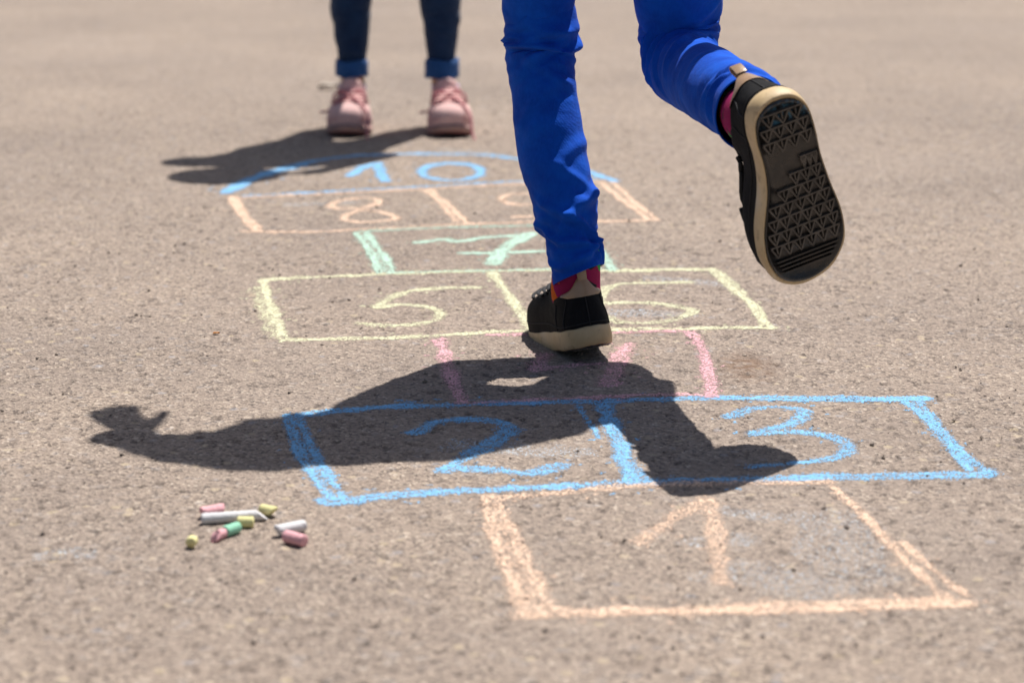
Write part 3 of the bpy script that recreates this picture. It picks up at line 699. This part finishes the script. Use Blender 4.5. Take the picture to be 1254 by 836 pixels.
# angles: 0 = +X (right), going to (T x X); T points down so T x X = -Y: phi = 90 deg faces the camera
B90 = math.pi / 2
rs = np.random.default_rng(3)
def rnd_folds(lo, hi, n, wmin, wmax, h, r):
    return [(lo + (hi - lo) * r.random(), r.random() * 2 * math.pi, r.normal(0, .010), wmin + (wmax - wmin) * r.random(), h * (.4 + .8 * r.random()), .5 + .8 * r.random()) for _ in range(n)]
s_at = lambda y: None
Ctmp = np.array(C); acc = np.r_[0, np.cumsum(np.linalg.norm(np.diff(Ctmp, axis=0), axis=1))]
def sL(y): return np.interp(y, [q[2] for q in rowsL], acc[2:])
fl = [(sL(40), B90 - .2, .010, .006, .0040, 1.3), (sL(56), B90 + .3, -.006, .005, .0042, 1.2), (sL(67), B90 - .5, .008, .0045, .0036, 1.0), (sL(50), B90 + 1.2, .01, .004, .0028, .7), (sL(82), B90 + .5, .016, .006, .0026, 1.0),
      (sL(28), B90, .004, .006, .0022, 1.4), (sL(98), B90 - .3, -.014, .007, .0020, 1.0), (sL(125), B90, .020, .008, .0018, 1.1), (sL(60), 0.1, 0, .006, .003, .8),
      (sL(196), B90 - .8, .02, .009, .0022, .9), (sL(236), B90 - .9, -.022, .008, .0024, 1.0), (sL(262), B90 - .5, .026, .007, .0034, 1.0), (sL(284), B90 - .3, -.032, .0065, .0052, 1.2), (sL(299), B90 + .2, -.022, .005, .0040, 1.2),
      (sL(292), .2, 0, .0055, .0020, .8), (sL(312), B90 - .6, .012, .005, .0026, .8), (sL(275), B90 + 1.3, .01, .006, .0025, .7), (sL(316), B90 + .8, -.010, .004, .0028, .8)]
fl += rnd_folds(0, acc[-1], 26, .004, .009, .0011, rs) + rnd_folds(sL(10), sL(90), 12, .003, .006, .0016, rs) + rnd_folds(sL(250), sL(325), 9, .003, .0055, .0014, rs)
tb = Buf(); (V, Fs), _ = leg_tube(C, Rx, Ry, (1, 0, 0), fl, 300, 160, seed=2, shear=.0085); tb.add(V, Fs)
# --- raised leg
nrmS = nrm([.33, -.92, -.20]); zS = -nrmS; toe = np.array([.31, 0, -.95]); toe = nrm(toe - nrmS * np.dot(toe, nrmS))
hR = at(952, 119, 2.222)
fR = frame(hR, toe, zS, 1.067); colR = np.array(fR @ Vector((0, .047, .060)))
ct = [(830.5, 0, 2.685, 54), (832, 22, 2.692, 50.5), (831.5, 42, 2.692, 48.5), (832, 60, 2.685, 47.5)]
CR = [np.array([.165, 2.650, .60]), np.array([.173, 2.652, .49])] + [at(x, y, D) for x, y, D, _ in ct]
RR = [.064, .052] + [wd / ppm(at(x, y, D)) for x, y, D, wd in ct]
for x, y, D, wd in ((837, 80, 2.655, 47), (849, 92, 2.605, 46), (866, 102, 2.545, 46), (884, 113, 2.475, 46.5), (901, 122, 2.425, 47), (914, 129, 2.388, 47), (924, 134, 2.362, 47), (931, 138, 2.342, 46.5)):
    p = at(x, y, D); CR.append(p); RR.append(wd / ppm(p) * (.98))
CR = CR[:-2]; RR = RR[:-2]
ce = at(921, 140, 2.335); CR += [(CR[-1] + ce) / 2, ce]; RR += [.0368, .0360]
accR = np.r_[0, np.cumsum(np.linalg.norm(np.diff(np.array(CR), axis=0), axis=1))]
k0 = accR[5]; k1 = accR[6]; k9 = accR[-1]
fr = [(accR[3], B90, .004, .006, .0035, 1.2), (accR[4], B90 + .2, -.006, .005, .0046, 1.3), (accR[4] + .012, B90 - .3, .010, .005, .004, 1.1), (k0, B90 + .4, .012, .005, .0042, 1.2), (k0 + .012, B90 + .9, .016, .005, .0036, 1.2), (k1, B90 + 1.2, .018, .006, .0030, 1.0),
      (k1 + .03, B90 + 1., .022, .007, .0026, 1.0), (k1 + .05, B90 + .4, .03, .008, .0022, 1.0), (k9 - .07, B90 + .9, -.026, .008, .0030, 1.1), (k9 - .045, B90 + 1.1, .022, .007, .0036, 1.0), (k9 - .03, B90 + .1, -.018, .006, .0026, .9),
      (k9 - .05, 2.9, .020, .007, .0034, .9), (accR[2], B90 - .5, .012, .006, .002, 1.0)]
fr += rnd_folds(0, k9, 22, .004, .009, .0013, rs) + rnd_folds(accR[3], k1 + .03, 14, .003, .006, .0020, rs)
(V, Fs), _ = leg_tube(CR, RR, [r_ * 1.02 for r_ in RR], (1, 0, 0), fr, 300, 160, seed=5); tb.add(V, Fs)
# --- seat of the trousers
hipc = np.array([.105, 2.652, .615]); pb = Buf()
pb.add(*capsule(hipc + [-.055, 0, .03], hipc + [.055, 0, .03], .078, .078)); pb.add(*capsule(hipc + [-.058, 0, 0], [.045, 2.665, .53], .074, .060)); pb.add(*capsule(hipc + [.058, 0, 0], [.168, 2.655, .53], .074, .061))
pb.add(*capsule(hipc + [-.045, -.02, .01], hipc + [.045, -.02, .01], .075, .075)); pb.add(*capsule(hipc + [-.04, 0, .08], hipc + [.04, 0, .08], .078, .078)); pb.add(*capsule(hipc + [0, 0, -.01], hipc + [0, 0, .06], .086, .082))
tb.add(*remesh(pb, .006, 8))
tr1 = tb.build('trousers', M['jeans'], p1, base=base1)
for k, s_, sgn in ((0, C, 1), (1, CR, 1)):      # outer seam cord down each leg
    pass
# --- standing shoe (left foot): toe away and to the left, heel lifted, rolled
yaw = math.radians(11); pit = math.radians(-12)
yd = np.array([-math.sin(yaw) * math.cos(pit), math.cos(yaw) * math.cos(pit), math.sin(pit)])
xr = np.array([math.cos(yaw), math.sin(yaw), math.tan(math.radians(8))]); zd = np.cross(xr, yd)
hp = at(728, 425, 2.592); hp[2] = max(.012, hp[2])
sh1 = Shoe(-1, hc=.058, hf=.078, hp=.020).build(p1, base1, frame(hp, yd, zd, 1.0), BM)
# --- raised shoe (right foot): sole to the camera
sh2 = Shoe(1, hc=.058, hf=.076, hp=.020).build(p1, base1, frame(hR, toe, zS, 1.067), BM)
# --- socks
def sock(parent, base, P, R, mat):
    (V, Fs) = tube(cat(P, 20), list(np.interp(np.linspace(0, 1, 20), np.linspace(0, 1, len(R)), R)), 28); Buf().add(V, Fs).build('sock', mat, parent, base=base)
fS = frame(hp, yd, zd); fR = frame(hR, toe, zS, 1.067)
def L2W(fm, p): v = fm @ Vector(p); return np.array(v)
aL = L2W(fS, (0, .047, .070)); aR = L2W(fR, (0, .047, .068))
sock(p1, base1, [L2W(fS, (0, .050, .030)), L2W(fS, (0, .046, .060)), aL + (C[-1] - aL) * .5 + [0, 0, .012], C[-2] + [0, 0, .02]], [.026, .0275, .0265, .026], M['sock'])
sock(p1, base1, [L2W(fR, (0, .050, .030)), L2W(fR, (0, .045, .060)), CR[-1], CR[-3]], [.026, .028, .030, .030], M['sock'])
# --- body
b = Buf(); neck = np.array([.045, 2.624, .989]); hd = np.array([.040, 2.715, 1.108])
ax = np.array([1, .05, 0]); up = nrm(neck - hipc)
LS = neck - ax * .118 - [0, 0, .035]; RS = neck + ax * .118 - [0, 0, .035]
b.add(*capsule(hipc + [-.045, 0, 0], hipc + [.045, 0, 0], .068, .068)); b.add(*capsule(hipc + up * .04, hipc + up * .20, .072, .074))
b.add(*capsule(hipc + up * .20 - ax * .045, hipc + up * .27 - ax * .05, .062, .06)); b.add(*capsule(hipc + up * .20 + ax * .045, hipc + up * .27 + ax * .05, .062, .06))
b.add(*capsule(LS, RS, .038, .038)); b.add(*capsule(neck - up * .05, neck + [0, .01, .02], .045, .033)); b.add(*capsule(neck, hd - [0, .012, .04], .032, .034))
LE, LW = np.array([-.190, 2.600, .800]), np.array([-.128, 2.700, .995]); RE, RW = np.array([.295, 2.690, .800]), np.array([.303, 2.695, .645])
for S_, E_, W_ in ((LS, LE, LW), (RS, RE, RW)): b.add(*capsule(S_, E_, .034, .026)); b.add(*capsule(E_, W_, .027, .018))
hand(b, LW, (-.24, .80, .40), (0, .45, -.85), -1, .25, .84, 2.2); hand(b, RW, nrm(RW - RE) + np.array([0, .25, 0]), (-1, .1, 0), -1, .4)
kneeL = (C[4] + C[5]) / 2; b.add(*capsule(hipc - [.055, 0, 0], C[1], .05, .036)); b.add(*capsule(C[1], C[4], .036, .027)); b.add(*capsule(C[4], C[8], .027, .026)); b.add(*capsule(C[8], C[-3], .026, .018)); b.add(*capsule(C[-3], L2W(fS, (0, .048, .04)), .018, .018)); b.add(*capsule(L2W(fS, (0, .03, .04)), L2W(fS, (0, .150, .033)), .016, .013))
b.add(*capsule(hipc + [.055, 0, 0], CR[1], .05, .036)); b.add(*capsule(CR[1], CR[5], .036, .026)); b.add(*capsule(CR[5], CR[6], .026, .025)); b.add(*capsule(CR[6], CR[8], .024, .022)); b.add(*capsule(CR[8], CR[-1], .022, .016)); b.add(*capsule(CR[-1], L2W(fR, (0, .05, .04)), .016, .016)); b.add(*capsule(L2W(fR, (0, .03, .04)), L2W(fR, (0, .150, .033)), .016, .013))
r3, f3, u3 = head(b, hd, (0, 1, -.18), (0, .1, 1))
V, Fs = remesh(b, .0036, 3); mesh_obj('body', V - np.array(base1), Fs, M['skin'], p1)
face_parts(p1, base1, hd, r3, f3, u3); hair_cap(p1, base1, hd, r3, f3, u3, M['hair'], 0, 3)
s_ = Buf(); s_.add(*capsule(hipc + [-.04, -.014, .06], hipc + [.05, -.014, .06], .084, .084)); s_.add(*capsule(hipc + up * .08 + [-.03, -.016, 0], hipc + up * .27 + [-.045, -.006, 0], .082, .074)); s_.add(*capsule(hipc + up * .08 + [.03, -.016, 0], hipc + up * .27 + [.045, -.006, 0], .082, .074))
s_.add(*capsule(hipc + up * .08 + [0, -.014, 0], hipc + up * .30 + [0, -.004, 0], .092, .078)); s_.add(*capsule(LS, RS, .049, .049)); s_.add(*capsule(LS, LS + (LE - LS) * .4, .045, .040)); s_.add(*capsule(RS, RS + (RE - RS) * .6, .047, .043))
V, Fs = remesh(s_, .0055, 6)
V = V + .0022 * (vnoise(V[:, 0] * 30 + V[:, 1] * 12, V[:, 2] * 16, 9) - .5)[:, None] * [1, 1, 0]; mesh_obj('shirt', V - np.array(base1), Fs, M['shirt'], p1)

# ================================================================= second child, facing the camera
base2 = (-.2, 4.42, 0.)
p2 = thing('person', base2, 'child in dark navy jeans with rolled cuffs and pink ankle boots standing behind the arc', 'person')
def row_leg(rows, D0, hip, parent, cuffy, seed):
    C = [np.array(hip), np.array(hip) * [1, 1, 0] + np.array([0, 0, .42]) ]; R = [.062, .048]
    C[1][0] = hip[0] * .6 + at((rows[0][0] + rows[0][1]) / 2, 0, D0)[0] * .4
    for l, r_, y in rows: c = at((l + r_) / 2, y, D0); C.append(c); R.append((r_ - l) / 2 / ppm(c))
    acc = np.r_[0, np.cumsum(np.linalg.norm(np.diff(np.array(C), axis=0), axis=1))]
    r = np.random.default_rng(seed); fo = rnd_folds(acc[2], acc[-1], 10, .005, .010, .0013, r)
    b = Buf(); (V, Fs), _ = leg_tube(C, R, [q * 1.08 for q in R], (1, 0, 0), fo, 140, 70, seed=seed, hem=False); b.add(V, Fs)
    # rolled cuff
    l, r_, y0, y1 = cuffy; R_ = []; c0 = at((l + r_) / 2, y0, D0); c1 = at((l + r_) / 2, y1, D0); rr = (r_ - l) / 2 / ppm(c0)
    for q, t in ((.86, .06), (.95, -.01), (1.0, .06), (1.02, .3), (1.01, .6), (1.02, .92), (.98, 1.0), (.90, .98), (.82, .6)):
        a = np.linspace(0, 2 * math.pi, 60, endpoint=False); c = c0 + (c1 - c0) * t; w_ = 1 + .012 * np.sin(a * 5 + seed) + .008 * np.sin(a * 11 + t * 3)
        R_.append(np.stack([c[0] + rr * q * w_ * np.cos(a), c[1] + rr * q * 1.1 * w_ * np.sin(a), c[2] + .0015 * np.sin(a * 3 + seed)], 1))
    return b, Buf().add(*rings(R_)), C
hip2 = np.array([-.187, 4.389, .617]); tb = Buf()
bl, cl, CL = row_leg([(404.5, 455, 0), (407, 454, 20), (410, 452, 45), (414, 449, 70), (416, 448, 82)], 4.43, (-.245, 4.40, .60), p2, (411, 451, 73, 93), 4)
br, cr, CRR = row_leg([(513, 565, 0), (517, 564, 20), (520, 561, 45), (523, 558, 70), (524, 557, 82)], 4.43, (-.130, 4.40, .60), p2, (520, 562, 72, 95), 8)
for q in (bl, br): tb.add(q.V(), q.f)
pb = Buf(); pb.add(*capsule(hip2 + [-.05, 0, .02], hip2 + [.05, 0, .02], .072, .072)); pb.add(*capsule(hip2 + [-.05, 0, 0], CL[1] + [0, 0, .06], .07, .052)); pb.add(*capsule(hip2 + [.05, 0, 0], CRR[1] + [0, 0, .06], .07, .052)); pb.add(*capsule(hip2 + [-.035, 0, .08], hip2 + [.035, 0, .08], .073, .073)); pb.add(*capsule(hip2 + [0, 0, -.01], hip2 + [0, 0, .06], .083, .08))
tb.add(*remesh(pb, .007, 6)); jn = tb.build('jeans', M['denim'], p2, base=base2)
for q in (cl, cr): q.build('cuff', M['denim_in'], jn, base=base2)
def bow(side, reach):
    def fn(s, up, mats):
        c = s.pt(3.0, .62, .005); c[0] = 0
        for sx in (-1, 1):
            P = [c, c + [sx * .012, .006, .010], c + [sx * .026, .012, .004], c + [sx * .024, .016, -.010], c + [sx * .008, .010, -.004]]
            Buf().add(*tube(cat(P, 20), .0024, 7, .7)).build('lace', mats['lace'], up)
        for P in ([c, c + [side * .014, .022, -.004], c + [side * .032, .040, -.026], c + [side * .040 * reach, .058, -.052], c + [side * .046 * reach, .070, -.069]],
                  [c, c + [-side * .016, .010, -.006], c + [-side * .034, .006, -.022], c + [-side * .050, .004, -.026]]):
            Buf().add(*tube(cat(P, 22), .0023, 7, .7)).build('lace', mats['lace'], up)
    return fn
def pink(px, py, D, toe_px, side, lace_side, reach):
    g0 = ground(px, py); t = ground(*toe_px); d = nrm([t[0] - g0[0], t[1] - g0[1], 0]); k = 1.06
    o = np.array([t[0], t[1], 0.002]) - d * .190 * k
    S = Shoe(side, hc=.062, hf=.073, hp=.004, toe_h=.026, collar=(.0245, .031, .050), sole=.011, sq=.96)
    fm = frame(o, d, (0, 0, 1), k); S.build(p2, base2, fm, PM, patch=False, tread=False, lace_fn=bow(lace_side, reach)); return fm
f1 = pink(437, 140, 4.43, (427, 170), 1, -1, .75); f2 = pink(539, 141, 4.43, (553, 170), -1, -1, .85)
for fm, cc in ((f1, CL), (f2, CRR)):
    a0 = L2W(fm, (0, .048, .04)); sock(p2, base2, [a0, L2W(fm, (0, .048, .070))], [.0255, .0255], M['lilac'])
b = Buf(); neck = np.array([-.189, 4.384, .979]); hd = np.array([-.191, 4.310, 1.094]); up = nrm(neck - hip2); ax = np.array([1., 0, 0])
LS = neck - ax * .115 - [0, 0, .03]; RS = neck + ax * .115 - [0, 0, .03]
b.add(*capsule(hip2 + [-.045, 0, 0], hip2 + [.045, 0, 0], .066, .066)); b.add(*capsule(hip2 + up * .04, hip2 + up * .2, .07, .072))
b.add(*capsule(hip2 + up * .20 - ax * .045, hip2 + up * .27 - ax * .05, .062, .06)); b.add(*capsule(hip2 + up * .20 + ax * .045, hip2 + up * .27 + ax * .05, .062, .06))
b.add(*capsule(LS, RS, .038, .038)); b.add(*capsule(neck - up * .05, neck + [0, -.01, .02], .045, .033)); b.add(*capsule(neck, hd + [0, .02, -.035], .032, .036))
LE, LW, RE, RW = np.array([-.320, 4.310, .815]), np.array([-.235, 4.235, .690]), np.array([-.035, 4.370, .755]), np.array([-.115, 4.230, .735])
for S_, E_, W_ in ((LS, LE, LW), (RS, RE, RW)): b.add(*capsule(S_, E_, .034, .026)); b.add(*capsule(E_, W_, .027, .018))
hand(b, LW, nrm(LW - LE), (.2, .9, -.3), 1, .45); hand(b, RW, nrm(RW - RE), (-.2, .9, -.3), -1, .45)
for cc, fm, sx in ((CL, f1, -1), (CRR, f2, 1)):
    b.add(*capsule(hip2 + [sx * .05, 0, 0], cc[1], .055, .038)); b.add(*capsule(cc[1], cc[3], .036, .031)); b.add(*capsule(cc[3], cc[-1], .030, .021)); b.add(*capsule(cc[-1], L2W(fm, (0, .048, .05)), .0215, .0225)); b.add(*capsule(L2W(fm, (0, .03, .04)), L2W(fm, (0, .150, .032)), .016, .013))
r3, f3, u3 = head(b, hd, (0, -1, -.55), (0, -.4, 1))
V, Fs = remesh(b, .0042, 3); mesh_obj('body', V - np.array(base2), Fs, M['skin'], p2)
face_parts(p2, base2, hd, r3, f3, u3); hair_cap(p2, base2, hd, r3, f3, u3, M['hair2'], .05, 5)
s_ = Buf(); s_.add(*capsule(hip2 + [-.045, 0, .04], hip2 + [.045, 0, .04], .084, .084)); s_.add(*capsule(hip2 + up * .08 - ax * .03, hip2 + up * .27 - ax * .045, .082, .072)); s_.add(*capsule(hip2 + up * .08 + ax * .03, hip2 + up * .27 + ax * .045, .082, .072))
s_.add(*capsule(hip2 + up * .06, hip2 + up * .29, .088, .078)); s_.add(*capsule(LS, RS, .048, .048)); s_.add(*capsule(LS, LS + (LE - LS) * .6, .046, .042)); s_.add(*capsule(RS, RS + (RE - RS) * .6, .046, .042))
V, Fs = remesh(s_, .006, 6); mesh_obj('shirt', V - np.array(base2), Fs, M['shirt2'], p2)
